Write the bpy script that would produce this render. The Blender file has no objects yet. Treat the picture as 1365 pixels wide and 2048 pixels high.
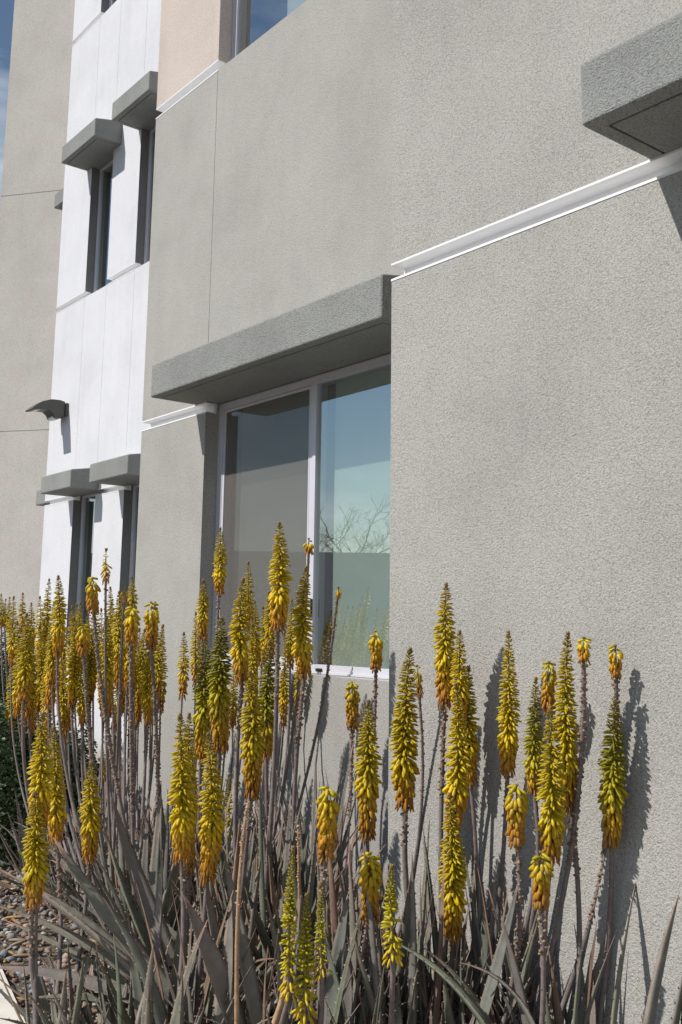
import bpy, bmesh, math, random
import numpy as np
from mathutils import Vector, Matrix
random.seed(7); rng = np.random.default_rng(11)
C = bpy.context.scene.collection
SC = bpy.context.scene

# ------------------------------------------------------------------ camera
EYE = 1.4
YAW, PITCH, ROLL = math.radians(51.7238), math.radians(8.9643), math.radians(0.8484)
FPX = 2018.82
c, s = math.cos(YAW), math.sin(YAW); cp, sp = math.cos(PITCH), math.sin(PITCH)
Fv = Vector((-s*cp, c*cp, sp)); R0 = Vector((c, s, 0)); U0 = R0.cross(Fv)
Rv = R0*math.cos(ROLL) + U0*math.sin(ROLL); Uv = U0*math.cos(ROLL) - R0*math.sin(ROLL)
cam_d = bpy.data.cameras.new('camera'); cam = bpy.data.objects.new('camera', cam_d); C.objects.link(cam)
M = Matrix((Rv, Uv, -Fv)).transposed().to_4x4(); M.translation = Vector((0, 0, EYE)); cam.matrix_world = M
cam_d.sensor_fit = 'VERTICAL'; cam_d.sensor_height = 36; cam_d.lens = FPX/2048*36
cam_d.shift_x = 5.517/2048; cam_d.shift_y = -95.14/2048
cam_d.clip_start = .05; cam_d.clip_end = 3000
SC.camera = cam
SC.render.resolution_x = 682; SC.render.resolution_y = 1024

# ------------------------------------------------------------------ sky, sun, exposure
LDIR = Vector((.366, 1, -1.10)).normalized()                     # the way sunlight travels
world = bpy.data.worlds.new('World'); SC.world = world; world.use_nodes = True
nt = world.node_tree; nt.nodes.clear()
wo = nt.nodes.new('ShaderNodeOutputWorld'); bg = nt.nodes.new('ShaderNodeBackground'); bg.inputs[1].default_value = .072
sky = nt.nodes.new('ShaderNodeTexSky'); sky.sky_type = 'NISHITA'; sky.sun_disc = False
sky.sun_elevation = math.asin(-LDIR.z); sky.sun_rotation = math.atan2(-LDIR.x, -LDIR.y)
sky.air_density = 1.35; sky.dust_density = .1; sky.ozone_density = 2.6
# thin streaky cloud, world-fixed
tcw = nt.nodes.new('ShaderNodeTexCoord'); mpw = nt.nodes.new('ShaderNodeMapping'); mpw.inputs['Scale'].default_value = (1.6, 1.6, 6)
mpw.inputs['Rotation'].default_value = (0, .25, .5)
nzw = nt.nodes.new('ShaderNodeTexNoise'); nzw.inputs['Scale'].default_value = 1.7; nzw.inputs['Detail'].default_value = 7; nzw.inputs['Roughness'].default_value = .55
rpw = nt.nodes.new('ShaderNodeValToRGB'); rpw.color_ramp.elements[0].position = .44; rpw.color_ramp.elements[1].position = .74
rpw.color_ramp.elements[0].color = (0, 0, 0, 1); rpw.color_ramp.elements[1].color = (.75, .75, .75, 1)
mxw = nt.nodes.new('ShaderNodeMixRGB'); mxw.inputs[2].default_value = (14.5, 15.3, 16.4, 1)
L = nt.links.new
L(tcw.outputs['Generated'], mpw.inputs[0]); L(mpw.outputs[0], nzw.inputs[0]); L(nzw.outputs[0], rpw.inputs[0])
L(rpw.outputs[0], mxw.inputs[0]); L(sky.outputs[0], mxw.inputs[1]); L(mxw.outputs[0], bg.inputs[0]); L(bg.outputs[0], wo.inputs[0])
sun_d = bpy.data.lights.new('sun', 'SUN'); sun_d.energy = 4.9; sun_d.angle = math.radians(.53); sun_d.color = (1, .955, .89)
sun = bpy.data.objects.new('sun', sun_d); C.objects.link(sun); sun.rotation_euler = LDIR.to_track_quat('-Z', 'Y').to_euler(); sun.location = (0, 0, 30)
SC.view_settings.view_transform = 'Standard'; SC.view_settings.look = 'None'; SC.view_settings.exposure = .04; SC.view_settings.gamma = 1
SC.view_settings.use_curve_mapping = False

def ray(px, py):                                                 # direction through a pixel of the 1365x2048 photograph, forward part = 1
    return Fv + Rv*((px-676.983)/FPX) - Uv*((py-928.86)/FPX)
def at(px, py, d): return Vector((0, 0, EYE)) + ray(px, py)*d
def ground_at(px, py): r = ray(px, py); return Vector((0, 0, EYE)) + r*(-EYE/r.z)

# ------------------------------------------------------------------ materials
class NM:
    def __init__(s, name):
        s.m = bpy.data.materials.new(name); s.m.use_nodes = True; s.t = s.m.node_tree; s.t.nodes.clear()
        s.o = s.n('OutputMaterial'); s.p = s.n('BsdfPrincipled'); s.l(s.p.outputs[0], s.o.inputs[0])
    def n(s, k): return s.t.nodes.new('ShaderNode'+k)
    def l(s, a, b): s.t.links.new(a, b)
    def noise(s, scale, detail=4, rough=.5, vec=None):
        q = s.n('TexNoise'); q.inputs['Scale'].default_value = scale; q.inputs['Detail'].default_value = detail; q.inputs['Roughness'].default_value = rough
        if vec is not None: s.l(vec, q.inputs[0])
        return q
    def ramp(s, fac, stops):
        q = s.n('ValToRGB'); e = q.color_ramp.elements
        while len(e) < len(stops): e.new(.5)
        for k, (p, col) in enumerate(stops):
            e[k].position = p; e[k].color = (*col, 1) if len(col) == 3 else col
        s.l(fac, q.inputs[0]); return q
    def mix(s, fac, a, b, mode='MIX'):
        q = s.n('MixRGB'); q.blend_type = mode
        for i, v in enumerate((fac, a, b)):
            if hasattr(v, 'links'): s.l(v, q.inputs[i])
            else: q.inputs[i].default_value = v if i == 0 else (*v, 1)
        return q
    def bump(s, h, strength, dist, prev=None):
        q = s.n('Bump'); q.inputs['Strength'].default_value = strength; q.inputs['Distance'].default_value = dist; s.l(h, q.inputs['Height'])
        if prev is not None: s.l(prev.outputs[0], q.inputs['Normal'])
        return q

def stucco(name, col, grain=265, bump=.0025, mott=.07, tint=(1, .93, .87), speck=.72):
    m = NM(name); g = m.n('NewGeometry'); pos = g.outputs['Position']
    fine = m.noise(grain, 3, .62, pos); big = m.noise(1.7, 5, .6, pos); mid = m.noise(7, 4, .6, pos)
    vor = m.n('TexVoronoi'); vor.inputs['Scale'].default_value = grain*.62; m.l(pos, vor.inputs['Vector'])
    dark = tuple(x*(1-mott*1.6) for x in col); lite = tuple(x*(1+mott) for x in col)
    base = m.ramp(big.outputs[0], [(.3, dark), (.5, col), (.72, lite)])
    warm = m.mix(.0, base.outputs[0], tuple(col[i]*tint[i] for i in range(3)))
    wr = m.ramp(mid.outputs[0], [(.5, (0, 0, 0)), (.75, (.6, .6, .6))]); m.l(wr.outputs[0], warm.inputs[0])
    sp = m.ramp(fine.outputs[0], [(.33, (.55, .55, .55)), (.47, (1, 1, 1)), (.7, (1.12, 1.12, 1.12))])
    co = m.noise(grain*.42, 3, .7, pos); sp2 = m.ramp(co.outputs[0], [(.34, (.70, .70, .70)), (.48, (1, 1, 1)), (.68, (1.12, 1.12, 1.12))])
    o0 = m.mix(1, warm.outputs[0], sp.outputs[0], 'MULTIPLY'); out = m.mix(speck, o0.outputs[0], sp2.outputs[0], 'MULTIPLY')
    # rain streaks: long vertical noise
    mp = m.n('Mapping'); mp.inputs['Scale'].default_value = (5, 5, .35); m.l(pos, mp.inputs[0])
    st = m.noise(2.2, 5, .6, mp.outputs[0]); sr = m.ramp(st.outputs[0], [(.35, (.90, .90, .90)), (.6, (1, 1, 1))])
    out2 = m.mix(.28, out.outputs[0], sr.outputs[0], 'MULTIPLY')
    # soil splash on the lowest 30 cm
    sx = m.n('SeparateXYZ'); m.l(pos, sx.inputs[0]); ad = m.n('Math'); ad.operation = 'MULTIPLY_ADD'; ad.inputs[1].default_value = .35; m.l(mid.outputs[0], ad.inputs[0]); m.l(sx.outputs[2], ad.inputs[2])
    sl = m.ramp(ad.outputs[0], [(.15, (.62, .54, .46)), (.48, (1, 1, 1))]); out2 = m.mix(1, out2.outputs[0], sl.outputs[0], 'MULTIPLY')
    m.l(out2.outputs[0], m.p.inputs['Base Color']); m.p.inputs['Roughness'].default_value = .92; m.p.inputs['Specular IOR Level'].default_value = .2
    add = m.n('Math'); add.operation = 'ADD'; m.l(fine.outputs[0], add.inputs[0])
    mu = m.n('Math'); mu.operation = 'MULTIPLY'; mu.inputs[1].default_value = .55; m.l(vor.outputs['Distance'], mu.inputs[0]); m.l(mu.outputs[0], add.inputs[1])
    b = m.bump(add.outputs[0], 1.0, bump); m.l(b.outputs[0], m.p.inputs['Normal'])
    return m.m
def plain(name, col, rough=.5, metal=0, spec=.5, var=.08, scale=30):
    m = NM(name); g = m.n('NewGeometry'); n_ = m.noise(scale, 4, .6, g.outputs['Position'])
    r = m.ramp(n_.outputs[0], [(.3, tuple(x*(1-var) for x in col)), (.7, tuple(x*(1+var) for x in col))])
    m.l(r.outputs[0], m.p.inputs['Base Color']); m.p.inputs['Roughness'].default_value = rough; m.p.inputs['Metallic'].default_value = metal
    m.p.inputs['Specular IOR Level'].default_value = spec
    return m.m
MT = {}
MT['grey'] = stucco('grey_green_stucco', (.388, .378, .356), tint=(1, .965, .94))
MT['sill_grey'] = MT['grey']
MT['beige'] = stucco('pinkish_beige_stucco', (.555, .485, .44), tint=(1, .98, .96))
MT['white'] = stucco('white_stucco', (.64, .645, .68), grain=240, bump=.0012, speck=.35, mott=.05, tint=(1, .99, .99))
MT['tan'] = stucco('tan_stucco', (.575, .545, .51), grain=200, bump=.002, mott=.06)
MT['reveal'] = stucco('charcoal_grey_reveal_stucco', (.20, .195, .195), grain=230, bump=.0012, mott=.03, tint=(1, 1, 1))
MT['canopy'] = stucco('dark_grey_green_stucco', (.285, .292, .280), grain=240, speck=.9, bump=.0045, mott=.10, tint=(1, 1.0, 1.0))
MT['trim'] = plain('white_enamelled_metal', (.82, .82, .83), .35, 0, .5, .02, 8)
MT['frame'] = plain('white_window_aluminium', (.56, .56, .61), .32, 0, .5, .03, 12)
MT['bronze'] = plain('olive_bronze_paint', (.075, .075, .062), .42, 0, .5, .06, 20)
MT['lens'] = plain('frosted_lamp_lens', (.72, .74, .74), .3, 0, .5, .02, 20)
MT['rubber'] = plain('black_gasket', (.02, .02, .022), .5)
MT['shade'] = plain('pale_green_roller_fabric', (.62, .68, .64), .9, 0, .1, .03, 5)
MT['shade_brown'] = plain('taupe_roller_fabric', (.74, .74, .70), .9, 0, .1, .04, 5)
MT['curtain'] = plain('brown_curtain', (.22, .17, .14), .9, 0, .1, .08, 4)
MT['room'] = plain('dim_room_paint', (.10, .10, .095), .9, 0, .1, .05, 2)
MT['concrete'] = plain('pale_concrete', (.58, .55, .50), .9, 0, .2, .10, 9)
def glass_mat(name, r0, tint):
    m = NM(name); m.t.nodes.remove(m.p)
    lw = m.n('LayerWeight'); lw.inputs[0].default_value = .5
    pw = m.n('Math'); pw.operation = 'POWER'; pw.inputs[1].default_value = 5; m.l(lw.outputs['Facing'], pw.inputs[0])
    ma = m.n('Math'); ma.operation = 'MULTIPLY_ADD'; ma.inputs[1].default_value = 1-r0; ma.inputs[2].default_value = r0; m.l(pw.outputs[0], ma.inputs[0])
    tr = m.n('BsdfTransparent'); tr.inputs[0].default_value = (*tint, 1)
    gl = m.n('BsdfGlossy'); gl.inputs['Roughness'].default_value = 0; gl.inputs['Color'].default_value = (.93, .97, 1, 1)
    mx = m.n('MixShader'); m.l(ma.outputs[0], mx.inputs[0]); m.l(tr.outputs[0], mx.inputs[1]); m.l(gl.outputs[0], mx.inputs[2]); m.l(mx.outputs[0], m.o.inputs[0])
    return m.m
MT['glass'] = glass_mat('tinted_window_glass', .50, (.78, .85, .82))
def screen_mat():
    m = NM('insect_screen_mesh'); m.t.nodes.remove(m.p)
    tr = m.n('BsdfTransparent'); df = m.n('BsdfDiffuse'); df.inputs[0].default_value = (.19, .18, .17, 1)
    mx = m.n('MixShader'); mx.inputs[0].default_value = .36; m.l(tr.outputs[0], mx.inputs[1]); m.l(df.outputs[0], mx.inputs[2]); m.l(mx.outputs[0], m.o.inputs[0])
    return m.m
MT['screen'] = screen_mat()
def vcol_mat(name, rough=.5, transl=0, spec=.4, noise_amt=.15, nscale=60, bump=0, objvar=False):
    m = NM(name); a = m.n('VertexColor'); a.layer_name = 'Col'
    tc = m.n('TexCoord'); n_ = m.noise(nscale, 4, .6, tc.outputs['Object'])
    r = m.ramp(n_.outputs[0], [(.3, (1-noise_amt,)*3), (.7, (1+noise_amt,)*3)])
    col = m.mix(1, a.outputs[0], r.outputs[0], 'MULTIPLY'); last = col
    if objvar:
        oi = m.n('ObjectInfo'); rr = m.ramp(oi.outputs['Random'], [(0, (.72, .74, .76)), (.35, (1.05, .98, .98)), (.7, (.88, .95, .84)), (1, (1.2, 1.1, 1.08))])
        last = m.mix(1, col.outputs[0], rr.outputs[0], 'MULTIPLY')
    m.l(last.outputs[0], m.p.inputs['Base Color']); m.p.inputs['Roughness'].default_value = rough; m.p.inputs['Specular IOR Level'].default_value = spec
    if bump:
        b = m.bump(n_.outputs[0], .8, bump); m.l(b.outputs[0], m.p.inputs['Normal'])
    if transl:
        t = m.n('BsdfTranslucent'); m.l(last.outputs[0], t.inputs[0]); mx = m.n('MixShader'); mx.inputs[0].default_value = transl
        m.l(m.p.outputs[0], mx.inputs[1]); m.l(t.outputs[0], mx.inputs[2]); m.l(mx.outputs[0], m.o.inputs[0])
    return m.m
MT['floret'] = vcol_mat('aloe_flower', .42, .30, .4, .10, 120)
MT['stalk'] = vcol_mat('aloe_stalk_skin', .6, 0, .3, .22, 60, .002)
MT['leaf'] = vcol_mat('aloe_leaf_skin', .48, 0, .4, .20, 22, .003, True)
MT['stone'] = vcol_mat('gravel_stone', .8, 0, .3, .15, 90, .004)
MT['bush'] = vcol_mat('shrub_leaf', .5, .15, .4, .15, 40)
def soil():
    m = NM('dry_soil'); g = m.n('NewGeometry'); p = g.outputs['Position']
    a = m.noise(3, 6, .6, p); b = m.noise(90, 5, .7, p)
    r = m.ramp(a.outputs[0], [(.3, (.09, .07, .055)), (.7, (.16, .13, .10))]); r2 = m.ramp(b.outputs[0], [(.3, (.5, .5, .5)), (.6, (1.15, 1.1, 1.05))])
    mm = m.mix(1, r.outputs[0], r2.outputs[0], 'MULTIPLY'); m.l(mm.outputs[0], m.p.inputs['Base Color']); m.p.inputs['Roughness'].default_value = .95
    bb = m.bump(b.outputs[0], 1, .01); m.l(bb.outputs[0], m.p.inputs['Normal']); return m.m
MT['soil'] = soil()
MT['asphalt'] = plain('dark_asphalt', (.055, .053, .05), .9, 0, .2, .2, 40)

# ------------------------------------------------------------------ helpers
def link(name, me, mat, parent=None):
    o = bpy.data.objects.new(name, me); C.objects.link(o)
    if mat is not None and not me.materials: me.materials.append(mat)
    if parent is not None: o.parent = parent; o.location = -world_loc(parent)
    return o
def world_loc(o):
    v = Vector((0, 0, 0))
    while o is not None: v += o.location; o = o.parent
    return v
def mesh(name, V, Fc, mat, parent=None, smooth=False, mats=None, mi=None):
    me = bpy.data.meshes.new(name); me.from_pydata([tuple(v) for v in V], [], Fc)
    if mats:
        for m_ in mats: me.materials.append(m_)
        me.polygons.foreach_set('material_index', mi)
    if smooth: me.polygons.foreach_set('use_smooth', [True]*len(me.polygons))
    me.update(); return link(name, me, mat, parent)
def tag(o, label, cat, group=None):
    o['label'] = label; o['category'] = cat
    if group: o['group'] = group
def empty(name, loc, label=None, cat=None, group=None):
    o = bpy.data.objects.new(name, None); C.objects.link(o); o.location = loc; o.empty_display_size = .2
    if label: tag(o, label, cat, group)
    return o
def boxes(name, lst, mat, parent=None, bevel=0):
    V, Fc = [], []
    for (x0, x1, y0, y1, z0, z1) in lst:
        b = len(V); V += [(x, y, z+EYE) for x in (x0, x1) for y in (y0, y1) for z in (z0, z1)]
        Fc += [[b+i for i in f] for f in ((0, 1, 3, 2), (4, 6, 7, 5), (0, 4, 5, 1), (2, 3, 7, 6), (0, 2, 6, 4), (1, 5, 7, 3))]
    o = mesh(name, V, Fc, mat, parent)
    if bevel:
        bm = bmesh.new(); bm.from_mesh(o.data); bmesh.ops.bevel(bm, geom=bm.edges[:], offset=bevel, segments=2, affect='EDGES', profile=.5, clamp_overlap=True)
        bm.to_mesh(o.data); bm.free()
    return o

HOLE = 'hole'
def wall_bay(parent, Y, xs, zs, fn, tf=None, edge_depth=1.4):
    """A wall front built cell by cell: fn(xm, zm) -> (piece id, depth behind Y or ('hole', depth), material key). Returns one mesh per piece."""
    nx, nz = len(xs)-1, len(zs)-1; cell = {}
    for i in range(nx):
        for j in range(nz): cell[i, j] = fn((xs[i]+xs[i+1])/2, (zs[j]+zs[j+1])/2)
    comp = {}
    for s0 in cell:                                              # connected cells of one id make one panel
        if s0 in comp: continue
        st = [s0]; comp[s0] = s0
        while st:
            i, j = st.pop()
            for n_ in ((i+1, j), (i-1, j), (i, j+1), (i, j-1)):
                if n_ in cell and n_ not in comp and cell[n_][0] == cell[i, j][0] and not isinstance(cell[n_][1], tuple) and not isinstance(cell[i, j][1], tuple): comp[n_] = s0; st.append(n_)
    cell = {k_: ((v[0], comp[k_]), v[1], v[2]) for k_, v in cell.items()}
    def dep(i, j):
        if (i, j) not in cell: return edge_depth
        d = cell[i, j][1]; return d[1] if isinstance(d, tuple) else d
    P = {}
    def add(k, q, mk):
        V, Fc, Mi, Ms = P.setdefault(k, ([], [], [], []))
        if mk not in Ms: Ms.append(mk)
        b = len(V); V += [(x, Y+y, z+EYE) for x, y, z in q]; Fc.append([b, b+1, b+2, b+3]); Mi.append(Ms.index(mk))
    for (i, j), (k, d, mk) in cell.items():
        x0, x1, z0, z1 = xs[i], xs[i+1], zs[j], zs[j+1]; dd = dep(i, j)
        if not isinstance(d, tuple): add(k, [(x0, dd, z0), (x1, dd, z0), (x1, dd, z1), (x0, dd, z1)], mk)
        for di, dj in ((1, 0), (-1, 0), (0, 1), (0, -1)):
            e = dep(i+di, j+dj)
            if e > dd+1e-6:
                if di == 1: q = [(x1, dd, z0), (x1, e, z0), (x1, e, z1), (x1, dd, z1)]
                elif di == -1: q = [(x0, e, z0), (x0, dd, z0), (x0, dd, z1), (x0, e, z1)]
                elif dj == 1: q = [(x0, dd, z1), (x1, dd, z1), (x1, e, z1), (x0, e, z1)]
                else: q = [(x0, e, z0), (x1, e, z0), (x1, dd, z0), (x0, dd, z0)]
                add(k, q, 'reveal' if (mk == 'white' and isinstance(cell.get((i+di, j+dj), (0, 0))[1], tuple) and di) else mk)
    out = []
    for k, (V, Fc, Mi, Ms) in P.items():
        if tf: V = [tf @ Vector(v) for v in V]
        o = mesh('wall_panel', V, Fc, None, parent, mats=[MT[a] for a in Ms], mi=Mi); out.append((k[0], o))
    return out

# ------------------------------------------------------------------ ground
YB = 3.2; YA = YB/1.304; YC = YB*1.427; YG = .118; YE = YC+.45
g = mesh('ground', [(-400, -400, 0), (400, -400, 0), (400, 400, 0), (-400, 400, 0)], [[0, 1, 2, 3]], MT['asphalt']); g['kind'] = 'structure'
# pale concrete path along the bed, seen in the bottom left corner
wa, wb = Vector((-4.157, 1.613)), Vector((-3.741, 1.519)); dv = (wb-wa).normalized(); nv = Vector((dv.y, -dv.x))
def walk_pt(t, off): q = wa + dv*t + nv*off; return q
bv = [wa-dv*12-nv*.02, wa+dv*16-nv*.02, wa+dv*16-nv*9, wa-dv*12-nv*9]
bed = mesh('planting_bed', [(p.x, p.y, .004) for p in bv], [[0, 1, 2, 3]], MT['soil']); bed['kind'] = 'structure'
V, Fc = [], []
for k in range(-9, 12):
    t0, t1 = k*1.2+.004, (k+1)*1.2-.004
    b = len(V)
    for z in (-.05, .045):
        for t, o_ in ((t0, 0), (t1, 0), (t1, 1.5), (t0, 1.5)): q = walk_pt(t, o_); V.append((q.x, q.y, z))
    Fc += [[b+4, b+5, b+6, b+7], [b, b+4, b+7, b+3], [b, b+1, b+5, b+4], [b+1, b+2, b+6, b+5], [b+2, b+3, b+7, b+6]]
pv = mesh('pavement', V, Fc, MT['concrete']); pv['kind'] = 'structure'

# ------------------------------------------------------------------ the building
SILL, H0, H1, OT = -.265, 1.304, 1.366, 1.374
S2, S2T, O2T = 3.627, 3.700, 5.203
S3, S3T, O3T = 7.100, 7.173, 8.68
TOP = 10.2; BOT = -1.45
CH = .070; JD = .006; JW = .004
bld = empty('office_building', (-7, YC, 0), 'modern stucco office building in grey, white and tan blocks behind the aloes', 'building')

def jcols(xs, joints):
    r = list(xs)
    for j in joints: r += [j-JW/2, j+JW/2]
    return sorted(set(r))
# nearest block
def fnA(x, z):
    op = -1.505 < x < .35
    if abs(x+1.505) < JW/2 and OT < z < S2: return ('j', JD, 'grey')
    if op and SILL < z < OT: return ('low', (HOLE, YG), 'grey')
    if op and S2 < z < O2T: return ('up', (HOLE, YG), 'grey')
    if not op and H0 < z < H1: return ('low', CH, 'grey')
    if not op and S2 < z < S2T: return ('up', CH, 'grey')
    if z < OT: return ('low', 0, 'grey')
    if z < S2: return ('mid_l' if x < -1.505 else 'mid_r', 0, 'grey')
    return ('up', 0, 'beige')
for k, o in wall_bay(bld, YA, jcols([-2.796, .35, 3.0, -1.505], [-1.505]), [BOT, SILL, H0, H1, OT, S2, S2T, O2T, TOP], fnA): pass
# middle block with the wide window
def fnB(x, z):
    op = -5.41 < x < -3.50
    if abs(x+5.41) < JW/2 and OT < z < S2: return ('mid_l', JD, 'grey')
    if op and SILL < z < OT: return ('low', (HOLE, YG), 'grey')
    if op and S2 < z < O2T: return ('up', (HOLE, YG), 'beige')
    if not op and H0 < z < H1: return ('low', CH, 'grey')
    if not op and S2 < z < S2T: return ('up', CH, 'beige')
    if z < OT: return ('low', 0, 'grey')
    if z < S2: return ('mid_l' if x < -5.41 else 'mid_r', 0, 'grey')
    return ('up', 0, 'beige')
for k, o in wall_bay(bld, YB, jcols([-6.267, -3.50, -2.6, -5.41], [-5.41]), [BOT, SILL, H0, H1, OT, S2, S2T, O2T, TOP], fnB):
    if k == 'up': o['label'] = 'pinkish beige upper wall above the grey block'
# white block
XC = [-10.49, -9.93, -9.267, -8.70]
def fnC(x, z):
    op = XC[0] < x < XC[1] or XC[2] < x < XC[3]
    jn = any(abs(x-j) < JW/2 for j in XC[:3])
    col = sum(x > j for j in XC)
    if jn and (OT+.01 < z < S2 or O2T+.01 < z < S3): return ('p%d%d' % (col, z > S2T), .0018, 'white')
    for a, b in ((SILL, OT), (S2, O2T), (S3, O3T)):
        if op and a < z < b: return ('frame%d' % (a > 1), (HOLE, YG), 'white')
    for a, b in ((H0, H1), (S2, S2T), (S3, S3T)):
        if not op and a < z < b: return ('c%d%.0f' % (col, a), CH, 'white')
    if z < OT: return ('low%d' % col, 0, 'white')
    if z < S2: return ('p%d0' % col, 0, 'white')
    if z < O2T: return ('pier%d' % col, 0, 'white')
    if z < S3: return ('p%d1' % col, 0, 'white')
    return ('top%d' % col, 0, 'white')
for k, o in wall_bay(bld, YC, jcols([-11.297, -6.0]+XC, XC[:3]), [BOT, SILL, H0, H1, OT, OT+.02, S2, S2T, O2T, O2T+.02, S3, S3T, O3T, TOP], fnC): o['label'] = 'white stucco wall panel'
# wall set back behind the white block, mostly hidden
boxes('wall_panel', [(-12.15, -11.0, YE, YE+.3, BOT, TOP)], MT['tan'], bld)
# tan block turned towards the camera
ang = math.atan2(.6, .8); PL = Vector((-12.97, 4.371, 0))
tfD = Matrix.Translation(PL) @ Matrix.Rotation(ang, 4, 'Z')
def fnD(x, z):
    if abs(z-2.388) < .005 or abs(z-5.622) < .005: return ('a', JD, 'tan')
    return ('a' if z < 2.388 else ('b' if z < 5.622 else 'c'), 0, 'tan')
for k, o in wall_bay(bld, 0, [0, 1.25], [BOT, 2.383, 2.393, 5.617, 5.627, TOP+1], fnD, tf=tfD, edge_depth=3.0): o['label'] = 'tan stucco wall panel turned towards the path'

# white metal reveal channels
def channel(x0, x1, Y, z0, z1, rend=True):
    t = .003; l = .006
    L_ = [(x0, x1, Y-.002, Y+CH-.002, z1-.004, z1-.001),               # top flange
          (x0, x1, Y+CH-.005, Y+CH-.002, z0, z1-.004),                 # web
          (x0, x1, Y-.002, Y+CH-.005, z0+.001, z0+.004),               # bottom flange
          (x0, x1, Y-.0022, Y-.0007, z1-.001, z1+l*.6),                  # lips on the wall face
          (x0, x1, Y-.0022, Y-.0007, z0-l*.8, z0+.001)]
    return boxes('reveal_channel', L_, MT['trim'], bld)
channel(-2.797, -1.500, YA, H0, H1)
channel(-6.268, -5.405, YB, H0, H1); channel(-6.268, -5.405, YB, S2, S2T)
for a, b in ((H0, H1), (S2, S2T), (S3, S3T)):
    for x0, x1 in ((-11.298, XC[0]+.004), (XC[1]-.004, XC[2]+.004)): channel(x0, x1, YC, a, b)
# small channel stubs turning into the window reveals
for Y, x in ((YB, -5.41), (YA, -1.505), (YC, XC[0]), (YC, XC[2])):
    boxes('channel_end_clip', [(x+.001, x+.006, Y+.055, Y+.075, H0-.002, H1+.003)], MT['trim'], bld)

# canopies
def canopy(x0, x1, Y, z0, front=.19, rise=.055, proj=.32):
    yf = Y-proj; yb = Y+.30
    zt = z0+front; ztb = zt+rise*(proj+.30)/proj
    bm = bmesh.new()
    vs = [bm.verts.new(v) for v in ((x0, yf, z0+EYE), (x1, yf, z0+EYE), (x1, yb, z0+EYE), (x0, yb, z0+EYE), (x0, yf, zt+EYE), (x1, yf, zt+EYE), (x1, yb, ztb+EYE), (x0, yb, ztb+EYE))]
    for f in ((0, 3, 2, 1), (4, 5, 6, 7), (0, 1, 5, 4), (1, 2, 6, 5), (2, 3, 7, 6), (3, 0, 4, 7)): bm.faces.new([vs[i] for i in f])
    bmesh.ops.recalc_face_normals(bm, faces=bm.faces[:])
    es = [e for e in bm.edges if not all(abs(v.co.y-yb) < 1e-5 for v in e.verts)]
    bmesh.ops.bevel(bm, geom=es, offset=.013, segments=3, affect='EDGES', profile=.5)
    bm.faces.ensure_lookup_table(); bt = max((f for f in bm.faces if f.normal.z < -.98), key=lambda f: f.calc_area())
    bmesh.ops.inset_region(bm, faces=[bt], thickness=.055)
    r = bmesh.ops.inset_region(bm, faces=[bt], thickness=.012)
    ring = r['faces']
    ex = bmesh.ops.extrude_face_region(bm, geom=ring)
    bmesh.ops.translate(bm, verts=[v for v in ex['geom'] if isinstance(v, bmesh.types.BMVert)], vec=(0, 0, .012))
    bmesh.ops.delete(bm, geom=ring, context='FACES_ONLY')
    bmesh.ops.recalc_face_normals(bm, faces=bm.faces[:])
    me = bpy.data.meshes.new('canopy'); bm.to_mesh(me); bm.free()
    o = link('canopy', me, MT['canopy'], bld); return o
canopy(-1.645, .49, YA, 1.368)['label'] = 'grey stucco canopy at the upper right corner'
canopy(-5.55, -3.349, YB, 1.371, .212, .055)['label'] = 'long grey stucco canopy over the wide window'
for x0, x1 in ((-10.65, -9.86), (-9.41, -8.57)): canopy(x0, x1, YC, 1.356)
for x0, x1 in ((-10.63, -9.74), (-9.335, -8.5)): canopy(x0, x1, YC, 5.200, .207, .07)
for z in (1.37, 5.2): canopy(-11.92, -11.05, YE+.005, z)

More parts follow.
